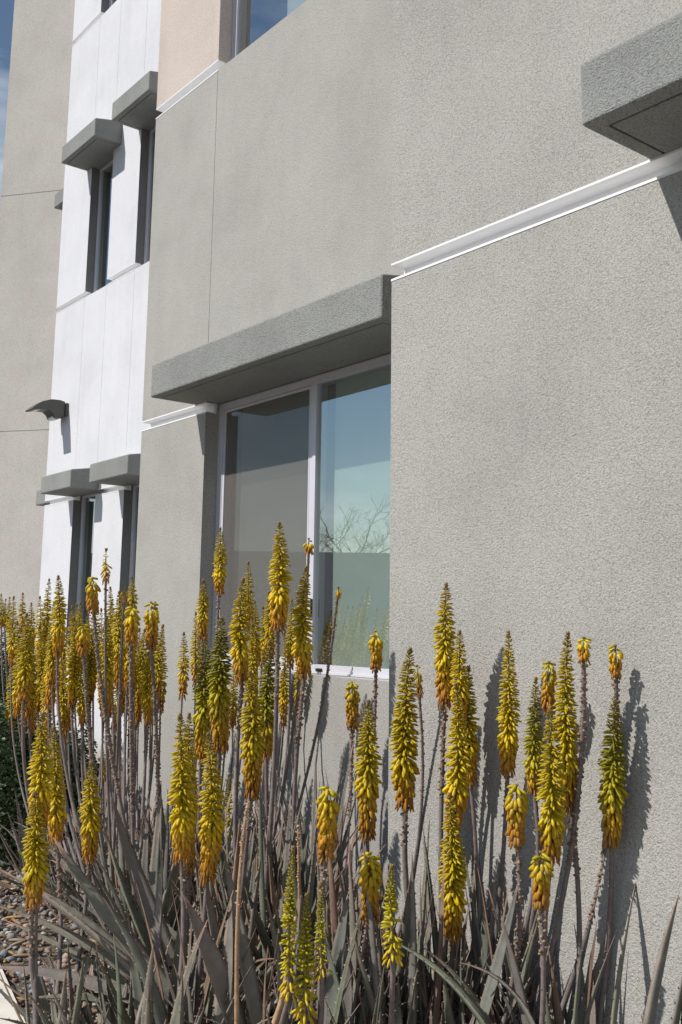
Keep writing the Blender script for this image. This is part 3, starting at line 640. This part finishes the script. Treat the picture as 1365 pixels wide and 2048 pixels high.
# plants: ground point (pixel column, distance), leaves (count, reach, height), then the spikes
# spike = (tip x, tip y, bottom x, bottom y, width, kind, [husk], [stem pixel])
PL_ = [
 dict(px=1145, d=2.80, n=16, r=.26, h=.50, label='aloe clump nearest the right edge with forked stalks against the wall', sp=[
  (1101,1418,1103,1708,50,'f',.1,(1118,1850),2.27), (1136,1268,1142,1612,46,'f',.35,(1140,1840),2.34), (1168,1277,1168,1317,30,'h',6,(1166,1800),2.29), (1231,1292,1232,1350,30,'h',5,(1225,1730),2.40),
  (1230,1402,1224,1675,48,'g',.1,(1192,1820),2.405), (1082,1705,1082,1808,44,'h',.5,(1080,1920),2.15)]),
 dict(px=1010, d=3.0, n=18, r=.28, h=.62, label='aloe clump by the bare wall with one dark shaded spike', sp=[
  (1017,1266,1016,1540,38,'f',.3,(1012,1750),2.39), (1072,1359,1068,1575,34,'g',.0,(1050,1720),2.36), (1034,1570,1035,1680,46,'h',1.3,(1030,1850),2.2), (1099,1324,1099,1418,34,'h',1,(1090,1720),2.35)]),
 dict(px=915, d=3.05, n=22, r=.30, h=.62, label='aloe clump with five crowded spikes right of the wall corner', sp=[
  (893,1170,890,1402,40,'f',.7,(893,1640),2.31), (920,1265,923,1430,34,'f',.3,(915,1650),2.33), (938,1336,941,1558,38,'f',.0,(965,1680),2.38), (912,1370,908,1640,46,'f',.2,(905,1750),2.25), (900,1590,905,1862,48,'f',.2,(908,1960))]),
 dict(px=805, d=2.95, n=24, r=.32, h=.62, label='aloe clump with one thick spike standing right at the wall corner', sp=[
  (821,1299,812,1603,50,'f',.25,(808,1780),2.27), (834,1332,839,1390,15,'h',2,(832,1600),2.38), (785,1735,787,1915,40,'y',0,(792,1980))]),
 dict(px=720, d=3.05, n=24, r=.33, h=.60, label='aloe clump below the window with three spent flower heads', sp=[
  (737,1404,735,1665,44,'f',.0,(742,1760)), (752,1262,752,1334,30,'h',2.5,(762,1560),2.85), (704,1364,705,1451,32,'h',1.4,(712,1620),2.95), (742,1705,741,1830,48,'h',1.3,(738,1960))]),
 dict(px=655, d=2.85, n=18, r=.30, h=.52, label='aloe clump with a long dark brown husk stalk, low in the middle', sp=[
  (655,1573,652,1708,46,'h',1.8,(647,1900)), (614,1792,610,2040,46,'y',0,(610,2070)), (587,1698,580,1990,38,'y',0,(584,2060)), (642,1770,645,1950,26,'y',0,(650,2040))]),
 dict(px=592, d=3.65, n=26, r=.36, h=.70, label='aloe with a bare curving stalk in front of the right pane', sp=[
  (613,1136,610,1344,38,'f',.6,(606,1560)), (677,1176,676,1190,10,'h',14,(655,1470)), (618,1079,618,1105,20,'h',8,(619,1500)), (584,1201,581,1333,20,'f',.4,(590,1560)), (595,1297,595,1417,18,'f',.2,(600,1600))]),
 dict(px=552, d=3.7, n=24, r=.34, h=.68, label='aloe with the tallest thick spike in front of the left pane', sp=[
  (559,1048,556,1250,40,'f',.6,(556,1560)), (538,1186,541,1310,24,'f',.3,(546,1560)), (541,1283,533,1503,38,'g',.0,(532,1640)), (569,1267,564,1417,18,'f',.3,(572,1600))]),
 dict(px=500, d=3.6, n=24, r=.36, h=.66, label='aloe with a low heavy spike below the window sill', sp=[
  (487,1160,485,1358,36,'f',.4,(490,1600)), (497,1126,500,1260,22,'f',.2,(503,1560)), (510,1204,514,1330,20,'f',.3,(515,1560)), (506,1250,508,1420,24,'f',.1,(512,1600)), (501,1345,504,1584,42,'f',.25,(507,1740)), (478,1520,476,1580,14,'y',0,(480,1660))]),
 dict(px=440, d=4.1, n=22, r=.38, h=.66, label='aloe with spikes rising in front of the dark window reveal', sp=[
  (441,1058,439,1180,25,'f',.8,(436,1500)), (408,1162,407,1275,24,'f',.8,(410,1500)), (392,1226,392,1364,21,'f',.2,(398,1560)), (444,1238,441,1486,42,'g',.0,(446,1640)), (410,1278,403,1508,36,'g',.15,(410,1660)), (435,1440,434,1540,20,'f',.1,(440,1660))]),
 dict(px=385, d=2.9, n=22, r=.36, h=.55, label='large foreground aloe with twin touching spikes', sp=[
  (361,1431,362,1708,46,'f',.15,(365,1880)), (379,1430,378,1735,36,'f',.15,(374,1880)), (417,1470,415,1752,44,'f',.0,(412,1860)), (460,1550,461,1667,20,'y',0,(458,1780))]),
 dict(px=165, d=2.95, n=9, r=.30, h=.42, label='foreground aloe at the lower left edge of the gravel', sp=[
  (85,1431,80,1640,44,'f',.1,(112,1820)), (108,1457,112,1673,36,'f',.6,(125,1860)), (70,1588,67,1797,46,'f',.5,(92,1930)), (183,1528,180,1712,38,'f',.3,(175,1880))]),
 dict(px=325, d=3.9, n=26, r=.45, h=.62, label='aloe with long leaning stalks left of the grey block corner', sp=[
  (187,1156,187,1217,32,'h',3.5,(225,1540)), (213,1101,212,1163,17,'s',1.5,(228,1540)), (264,1215,262,1282,34,'h',3.0,(275,1560)), (264,1156,264,1240,19,'f',.2,(278,1540)), (302,1204,303,1290,31,'h',2.2,(306,1540)), (239,1185,237,1370,26,'f',.3,(255,1600)),
  (214,1235,214,1425,29,'f',.3,(240,1620)), (249,1179,248,1200,13,'h',5,(262,1500))]),
 dict(px=335, d=4.4, n=20, r=.40, h=.62, label='aloe whose spikes overlap the grey block corner', sp=[
  (327,1252,317,1387,23,'f',.3,(312,1560)), (290,1260,290,1399,24,'f',.1,(292,1600)), (277,1290,272,1452,18,'f',.2,(284,1600)), (252,1305,250,1422,20,'f',.2,(270,1600)), (368,1267,365,1393,22,'f',.0,(362,1600))]),
 dict(px=262, d=4.3, n=24, r=.45, h=.55, label='aloe with a spent drooping head before the narrow white wall window', sp=[
  (99,1160,95,1276,18,'f',.2,(120,1480)), (117,1154,115,1305,27,'f',.4,(136,1540)), (127,1226,126,1372,20,'f',.3,(150,1560)), (98,1273,98,1410,24,'f',.3,(125,1560)), (145,1214,149,1393,22,'f',.4,(170,1560)),
  (167,1250,168,1302,32,'h',2.5,(190,1540)), (177,1217,180,1396,22,'f',.4,(195,1560)), (221,1176,218,1330,20,'f',.3,(225,1560)), (232,1419,234,1555,18,'f',0,(250,1680)), (206,1500,207,1562,12,'f',0,(220,1660)), (154,1210,156,1330,18,'f',.2,(175,1560))]),
 dict(px=165, d=4.9, n=16, r=.42, h=.5, label='crowded left aloe with a broad orange spike before the tan wall', sp=[
  (28,1195,25,1323,21,'f',.3,(58,1540)), (46,1188,44,1264,14,'f',.2,(70,1540)), (63,1208,63,1300,17,'f',.2,(85,1540)), (54,1229,48,1393,31,'f',.3,(78,1600)), (80,1195,78,1334,21,'f',.3,(100,1560)), (66,1420,67,1480,14,'f',0,(80,1620)), (132,1449,129,1562,13,'f',0,(140,1680))]),
 dict(px=70, d=5.2, n=10, r=.35, h=.4, label='small aloe beside the dark shrub with low spikes', sp=[
  (35,1408,38,1501,18,'f',.5,(48,1620)), (13,1472,12,1540,18,'f',.2,(28,1640)), (31,1493,31,1575,17,'f',0,(42,1680))]),
 dict(px=35, d=6.9, n=8, r=.3, h=.4, label='farthest aloe at the left edge with thin spikes', sp=[
  (3,1190,3,1250,14,'f',.2,(8,1420)), (12,1200,10,1252,10,'f',.2,(16,1420)), (20,1196,19,1262,12,'f',.2,(26,1420))]),
 dict(px=1300, d=2.62, n=9, r=.22, h=.30, label='aloe without flowers in the bottom right corner', sp=[]),
 dict(px=175, d=3.5, n=8, r=.34, h=.22, label='low aloe rosette spreading over the gravel on the left', sp=[]),
 dict(px=270, d=3.05, n=16, r=.42, h=.34, label='leafy aloe rosette with long leaves reaching over the gravel', sp=[]),
 dict(px=470, d=2.95, n=16, r=.34, h=.46, label='leafy aloe in the foreground with a dried tan stalk', sp=[]),
 dict(px=860, d=2.75, n=14, r=.34, h=.36, label='aloe with arching leaves low in the foreground right of centre', sp=[]),
 dict(px=420, d=4.8, n=18, r=.40, h=.62, label='aloe leaves massed against the wall left of the window', sp=[]),
 dict(px=650, d=4.2, n=20, r=.40, h=.70, label='aloe leaves massed under the window sill', sp=[]),
]
seed = 100; plants = {}
rf_ = np.random.default_rng(21)
for k in range(30):                                              # the crowded back rows on the left
    x = 20+310*(k+rf_.uniform(.1, .9))/30; ty = rf_.uniform(1205, 1330)+(25 if x < 80 else 0); ln_ = rf_.uniform(120, 185); w = rf_.uniform(19, 25)
    i_ = 15 if x < 95 else (14 if x < 215 else (12 if x < 262 else 13))
    PL_[i_]['sp'].append((x, ty, x-rf_.uniform(-2, 6), ty+ln_, w, 'f', rf_.uniform(.1, .6), None))
for x, ty, by, w in ((468, 1330, 1450, 19), (424, 1300, 1420, 20), (526, 1215, 1330, 19), (570, 1330, 1450, 18), (452, 1370, 1500, 22)):
    PL_[9 if x < 500 else 7]['sp'].append((x, ty, x-2, by, w, 'f', .2, None))
for pi, pl in enumerate(PL_):
    rs = np.random.default_rng(900+pi)
    gp = ray(pl['px'], 2000)*pl['d']; gp = Vector((gp.x, gp.y, 0)); q = clip_wall([gp.x, gp.y-.0]); q[1] = min(q[1], q[1]); gp = Vector((q[0], min(gp.y, q[1]-.06), 0))
    root = empty('aloe_plant', gp, pl['label'], 'aloe', 'flowering aloes in the bed' if pl['sp'] else 'aloe leaf rosettes in the bed'); plants[pi] = root
    g3 = np.array(gp)
    for sp_ in pl['sp']:
        tx, ty, bx, by, w, kd = sp_[:6]; seed += 1
        own = ray(bx, by)*(137./max(w, 22)); b3 = g3+np.array([rs.normal(0, .05), rs.normal(0, .04), 0]); b3 = b3*.82+np.array([own.x, min(own.y, g3[1]+.2), 0])*.18
        b3 = clip_wall(list(b3)); b3 = np.array([b3[0], b3[1] if len(sp_) < 9 or sp_[8] > YA else min(sp_[8]-.01, YA-.07), 0.])
        flower_stalk(root, (tx, ty), (bx, by), w, kd, (b3, pl['d']), seed, far=w < 24, husk=sp_[6], wy=sp_[8] if len(sp_) > 8 else None, mid=None, thin=.75 if w < 24 else 1.)
    nL = int(pl['n']*1.9)
    for k in range(nL):
        a = k*2.39996+rs.normal(0, .25); f = (k+.5)/nL               # f: 0 inner upright, 1 outer spreading
        reach = pl['r']*(.12+.95*f)*rs.uniform(.8, 1.25); hh = pl['h']*(1.12-.72*f)*rs.uniform(.8, 1.15)
        P0 = g3+np.array([math.cos(a), math.sin(a), 0])*.035*rs.uniform(.3, 1.6)+np.array([rs.normal(0, .05), rs.normal(0, .04), rs.uniform(-.02, .10)])
        P1 = P0+np.array([math.cos(a)*reach, math.sin(a)*reach, hh]); P0 = np.array(clip_wall(list(P0))); P1 = np.array(clip_wall(list(P1)))
        leaf(root, P0, P1, rs.uniform(.020, .050), rs.uniform(-.10, .16)*(1 if f > .3 else .6), rs, rot=rs.normal(0, .4), dry=rs.random() < .16)

# leaves read off the photograph: (plant, base px, d, tip px, d, width m, sag)
KEY = [
 (2,(955,2080),2.7,(1030,1760),2.8,.04,-.06), (1,(1060,2090),2.7,(1000,1830),2.75,.045,.03), (4,(700,2080),2.75,(640,1850),2.8,.04,.04), (10,(310,1990),3.0,(330,1700),3.05,.055,.0),
 (18,(1225,2090),2.62,(1263,1748),2.72,.042,.02), (18,(1290,2120),2.45,(1362,1790),2.55,.060,.05), (18,(1340,2110),2.4,(1395,1850),2.5,.06,.03), (18,(1370,2110),2.4,(1385,1800),2.5,.06,.0), (18,(1150,2080),2.7,(1166,1880),2.75,.03,.02),
 (22,(1010,2120),2.6,(770,1885),2.75,.060,.10), (22,(1000,2110),2.75,(845,1892),2.85,.05,.09), (2,(1000,2060),2.9,(925,1700),3.0,.055,-.05), (22,(1080,2090),2.6,(920,1925),2.7,.04,.16),
 (20,(400,2080),2.95,(0,1730),3.2,.075,.04), (20,(380,2060),3.0,(5,1790),3.3,.070,.05), (20,(370,2060),3.05,(0,1840),3.3,.06,.03), (20,(350,2040),3.05,(0,1905),3.2,.06,.04), (20,(390,2050),2.9,(120,1670),3.1,.075,-.03),
 (20,(330,2010),3.1,(100,1770),3.3,.060,.03), (20,(340,1990),3.1,(20,1670),3.4,.05,.05), (20,(260,2010),3.1,(40,1990),3.0,.05,.03), (10,(330,1960),3.1,(185,1640),3.2,.06,-.06), (10,(345,1930),3.1,(205,1600),3.3,.07,-.05),
 (10,(300,1880),3.3,(225,1680),3.35,.035,-.14), (10,(360,1990),3.0,(262,1740),3.1,.035,-.10), (10,(280,2070),2.8,(300,1935),2.8,.035,.02), (10,(240,2070),2.8,(236,1870),2.8,.02,.02),
 (21,(480,2080),2.8,(385,1780),2.9,.075,.0), (21,(440,2080),2.8,(480,1800),2.9,.06,.0), (21,(520,2080),2.8,(450,1700),3.0,.05,.0), (21,(455,2060),2.9,(400,1700),3.05,.06,.03), (11,(120,2080),3.0,(20,1960),3.0,.04,.05),
 (5,(660,2070),2.75,(690,1780),2.85,.055,.02), (5,(700,2060),2.8,(695,1840),2.85,.04,.02), (4,(760,2060),2.9,(725,1700),3.0,.05,.02), (3,(830,2050),2.9,(870,1650),3.0,.05,.01), (2,(960,2060),2.9,(1000,1720),3.0,.045,.02),
 (1,(1030,2060),2.8,(1055,1860),2.85,.035,.02), (3,(880,2000),2.95,(845,1650),3.05,.05,.02), (6,(600,2000),3.4,(660,1560),3.5,.05,.02), (6,(560,2000),3.4,(590,1600),3.5,.05,.0), (6,(640,1950),3.5,(690,1500),3.6,.05,.02), (13,(370,1900),4.0,(385,1500),4.2,.05,.0),
 (13,(345,1900),4.0,(350,1480),4.2,.05,.0), (12,(300,1880),3.8,(330,1560),4.0,.05,.0), (9,(440,1900),3.8,(395,1560),3.9,.05,.0), (9,(430,1900),3.8,(470,1600),3.9,.05,.02), (24,(700,1880),3.9,(655,1540),4.0,.045,.0),
]
rs = np.random.default_rng(5)
for (pi, b, bd, t_, td, w, sg) in KEY:
    P0 = np.array(at(*b, bd)); P1 = np.array(at(*t_, td)); P0[2] = max(P0[2], .0); P1[2] = max(P1[2], .05); P0 = np.array(clip_wall(list(P0))); P1 = np.array(clip_wall(list(P1)))
    leaf(plants[pi], P0, P1, w*(1.0 if pi != 18 else .85), sg, rs, rot=rs.normal(0, .25) if pi != 18 else 1.0)
# dried tan stalks in the foreground
def dry_stalk(pi, pts, d, label, r=.006):
    b = Buf(); P = [np.array(at(*p, d)) for p in pts]; P = [curve_pt(P, t) for t in np.linspace(0, 1, 16)]
    tube(b, P, [r*(1.3-.7*i/15) for i in range(16)], [(.42, .27, .17)]*16, 6)
    for k in range(60):
        t = rs.uniform(.35, 1); p = curve_pt(P, t); a = rs.uniform(0, 6.28); dr = np.array([math.cos(a), math.sin(a), .6]); dr /= np.linalg.norm(dr)
        floret(b, p, dr, .009*rs.uniform(.6, 1.3), .003, (.34, .22, .14), (.48, .31, .20), 4)
    o = b.obj('dry_stalk', MT['stalk'], plants[pi]); o['label'] = label
dry_stalk(21, [(474, 2090), (474, 1900), (478, 1780), (486, 1680), (496, 1606)], 2.75, 'dried tan flower stalk')
dry_stalk(5, [(535, 2090), (562, 2010), (580, 1920), (592, 1830)], 2.7, 'bent dried tan stalk', .008)
dry_stalk(6, [(598, 2000), (600, 1800), (598, 1720), (597, 1650)], 3.2, 'dried tan stalk')

# ------------------------------------------------------------------ shrubs at the far left
def shrub(px, py, d, r, h, label, n=20000, dark=1.):
    rs = np.random.default_rng(int(px*7+py)); gc = ray(px, py)*d; g0 = Vector((gc.x, gc.y, 0)); root = empty('shrub', g0, label, 'shrub')
    b = Buf()
    for k in range(7):
        a = k*.9; e = np.array([math.cos(a)*r*.6, math.sin(a)*r*.6, h*.75]); P = [np.array(g0)+e*t+np.array([0, 0, .1*h*math.sin(3*t)]) for t in (0, .35, .7, 1)]
        tube(b, P, [.014, .010, .006, .003], [(.10, .08, .06)]*4, 5)
    b.obj('stem', MT['stalk'], root)
    V = np.zeros((n*4, 3)); CC = np.zeros((n*4, 3)); bl = [(rs.uniform(-.5, .5), rs.uniform(-.5, .5), rs.uniform(.25, .65), rs.uniform(.45, .62)) for _ in range(14)]
    for k in range(n):
        cx_, cy_, cz_, cr_ = bl[k % 14]; v = rs.normal(0, 1, 3); v /= np.linalg.norm(v); rr = cr_*(.62+.42*rs.random()**.5)
        p = np.array([(cx_+v[0]*rr)*r, (cy_+v[1]*rr)*r, max(.02, (cz_+v[2]*rr*.8)*h)])+np.array(g0)
        t = v+rs.normal(0, .5, 3); t, u, w_ = frame(t); ll = rs.uniform(.018, .030); ww = ll*.42
        V[4*k:4*k+4] = [p-u*ll*.5, p+w_*ww, p+u*ll*.7+t*ll*.2, p-w_*ww]
        CC[4*k:4*k+4] = np.array(lerp((.022, .045, .016), (.055, .095, .028), rs.random()))*dark
    bb = Buf(); bb.add(V, [[4*k, 4*k+1, 4*k+2, 4*k+3] for k in range(n)], CC); bb.obj('foliage', MT['bush'], root, smooth=False, kind='stuff')
shrub(30, 1560, 5.9, .38, .86, 'dense dark green shrub behind the aloes at the left edge')
shrub(118, 1560, 6.3, .26, .66, 'dark green shrub at the foot of the white wall', 14000)
shrub(5, 1300, 9.5, .35, 1.25, 'tall shrub at the far left edge behind the aloes', 12000)
# grey dead rosette
dr_ = ray(8, 1400)*7.0; dead = empty('dead_agave', Vector((dr_.x, dr_.y, 0)), 'clump of dry grey leaves above the dark shrub at the left edge', 'dead plant')
rs = np.random.default_rng(77)
for k in range(22):
    a = k*2.4; P0 = np.array(dead.location)+np.array([0, 0, .45+rs.uniform(-.1, .1)]); P1 = P0+np.array([math.cos(a)*.3, math.sin(a)*.3, rs.uniform(-.35, .28)])
    b = Buf(); leaf_geo(b, P0, P1, .04, .06, rs, dry=1, n=7); b.C = [c_*0+np.array((.22, .19, .165))*rs.uniform(.7, 1.2) for c_ in b.C]; b.obj('leaf', MT['leaf'], dead)

# ------------------------------------------------------------------ gravel
def ico():
    p = (1+5**.5)/2; v = np.array([(-1, p, 0), (1, p, 0), (-1, -p, 0), (1, -p, 0), (0, -1, p), (0, 1, p), (0, -1, -p), (0, 1, -p), (p, 0, -1), (p, 0, 1), (-p, 0, -1), (-p, 0, 1)])
    v /= np.linalg.norm(v[0]); f = [(0,11,5),(0,5,1),(0,1,7),(0,7,10),(0,10,11),(1,5,9),(5,11,4),(11,10,2),(10,7,6),(7,1,8),(3,9,4),(3,4,2),(3,2,6),(3,6,8),(3,8,9),(4,9,5),(2,4,11),(6,2,10),(8,6,7),(9,8,1)]
    return v, np.array(f)
iv, if_ = ico(); rs = np.random.default_rng(3); N = 15000
X = rs.uniform(-9.5, -2.2, N); Y = rs.uniform(.9, 3.15, N)
off = (X-wa.x)*nv.x+(Y-wa.y)*nv.y; keep = off < -.01; near = (X > -5.6) | (rs.random(N) < .55); keep &= near; X = X[keep]; Y = Y[keep]; N = len(X)
S = .0075+.020*rs.random(N)**2.2*np.where(X < -6, 1.25, 1); pal = np.array([(.17, .19, .20), (.24, .25, .25), (.30, .22, .18), (.20, .14, .115), (.36, .33, .29), (.12, .13, .135), (.27, .20, .19)])
VV = np.zeros((N, 12, 3)); 
Z = rs.uniform(.0, .012, N)
for k in range(N):
    sc = np.array([1, rs.uniform(.6, .95), rs.uniform(.45, .8)])*S[k]; v = iv*rs.uniform(.78, 1.2, (12, 1))*sc; a = rs.uniform(0, 6.28); tl = rs.normal(0, .3)
    ca, sa = math.cos(a), math.sin(a); v = v@np.array([[ca, sa, 0], [-sa, ca, 0], [0, 0, 1]]); ct_, st_ = math.cos(tl), math.sin(tl); v = v@np.array([[1, 0, 0], [0, ct_, st_], [0, -st_, ct_]])
    VV[k] = v+np.array([X[k], Y[k], Z[k]+S[k]*.35])
me = bpy.data.meshes.new('gravel'); FF = (if_[None]+(np.arange(N)*12)[:, None, None]).reshape(-1, 3)
me.vertices.add(N*12); me.vertices.foreach_set('co', VV.ravel()); me.loops.add(len(FF)*3); me.loops.foreach_set('vertex_index', FF.ravel()); me.polygons.add(len(FF))
me.polygons.foreach_set('loop_start', np.arange(len(FF))*3); me.update(); me.validate()
ca_ = me.color_attributes.new('Col', 'FLOAT_COLOR', 'POINT'); cc = pal[rs.integers(0, len(pal), N)]*rs.uniform(.7, 1.35, (N, 1)); ca_.data.foreach_set('color', np.c_[np.repeat(cc, 12, 0), np.ones(N*12)].ravel())
gv = link('gravel', me, MT['stone']); gv['kind'] = 'stuff'; gv['label'] = 'blue grey and brown gravel around the aloes'; gv['category'] = 'gravel'

# fallen petals, husks and scraps of dead leaf among the stones
lb = Buf(); rs = np.random.default_rng(61)
for k in range(1500):
    x, y = rs.uniform(-6.5, -2.2), rs.uniform(1.2, 2.6)
    if (x-wa.x)*nv.x+(y-wa.y)*nv.y > -.02: continue
    a = rs.uniform(0, 6.28); ln_ = rs.choice([.018, .03, .07])*rs.uniform(.7, 1.3); c0 = np.array([(.42, .26, .10), (.30, .20, .12), (.20, .13, .09), (.36, .28, .20)][rs.integers(0, 4)])*rs.uniform(.7, 1.2)
    floret(lb, np.array([x, y, .022+rs.uniform(0, .012)]), np.array([math.cos(a), math.sin(a), rs.normal(0, .12)]), ln_, ln_*.09+.0012, c0, c0*.7, 4)
o = lb.obj('plant_litter', MT['stalk'], kind='stuff'); o['label'] = 'fallen dry petals and leaf scraps on the gravel'; o['category'] = 'litter'

# ------------------------------------------------------------------ across the street: only seen mirrored in the glass
rf = Vector((-.787, -.639, 0)).normalized(); ctr = Vector((0, 6.66, 0))+rf*28; sd = Vector((-rf.y, rf.x, 0))
def bx_oriented(name, a, b, th, z0, z1, mat, parent=None):
    d_ = (b-a).normalized(); n_ = Vector((-d_.y, d_.x, 0))*th
    V = [p+Vector((0, 0, z)) for z in (z0, z1) for p in (a, b, b+n_, a+n_)]
    return mesh(name, V, [[0, 1, 5, 4], [1, 2, 6, 5], [2, 3, 7, 6], [3, 0, 4, 7], [4, 5, 6, 7]], mat, parent)
gw = bx_oriented('garden_wall', ctr-sd*22, ctr+sd*22, -.2, 0, 3.35, MT['tan']); tag(gw, 'tan garden wall across the drive, mirrored in the window', 'wall')
def tree(loc, h, seed_, label):
    rs = np.random.default_rng(seed_); root = empty('palo_verde_tree', loc, label, 'tree'); b = Buf(); tw = Buf()
    def grow(p, d_, ln, r, lv):
        pts = [p]; 
        for i in range(4):
            d_ = d_+rs.normal(0, .12, 3); d_ /= np.linalg.norm(d_); p = p+d_*ln/4; pts.append(p)
        tube(b if lv < 2 else tw, pts, [r*(1-.13*i) for i in range(5)], [(.22, .27, .12)]*5, 5 if lv < 3 else 3)
        if lv < 6:
            for k in range(3 if lv < 4 else 4):
                nd = d_+rs.normal(0, .50, 3)+np.array([0, 0, .02]); nd /= np.linalg.norm(nd); grow(pts[-1-(k % 2)], nd, ln*rs.uniform(.6, .8), r*.58, lv+1)
    grow(np.array(loc), np.array([0.1, 0, 1.]), h*.26, .085, 0)
    b.obj('trunk', MT['stalk'], root); tw.obj('crown', MT['stalk'], root, kind='stuff')
tree(ctr+rf*2, 6.8, 4, 'thin branched tree beyond the garden wall, mirrored in the window')
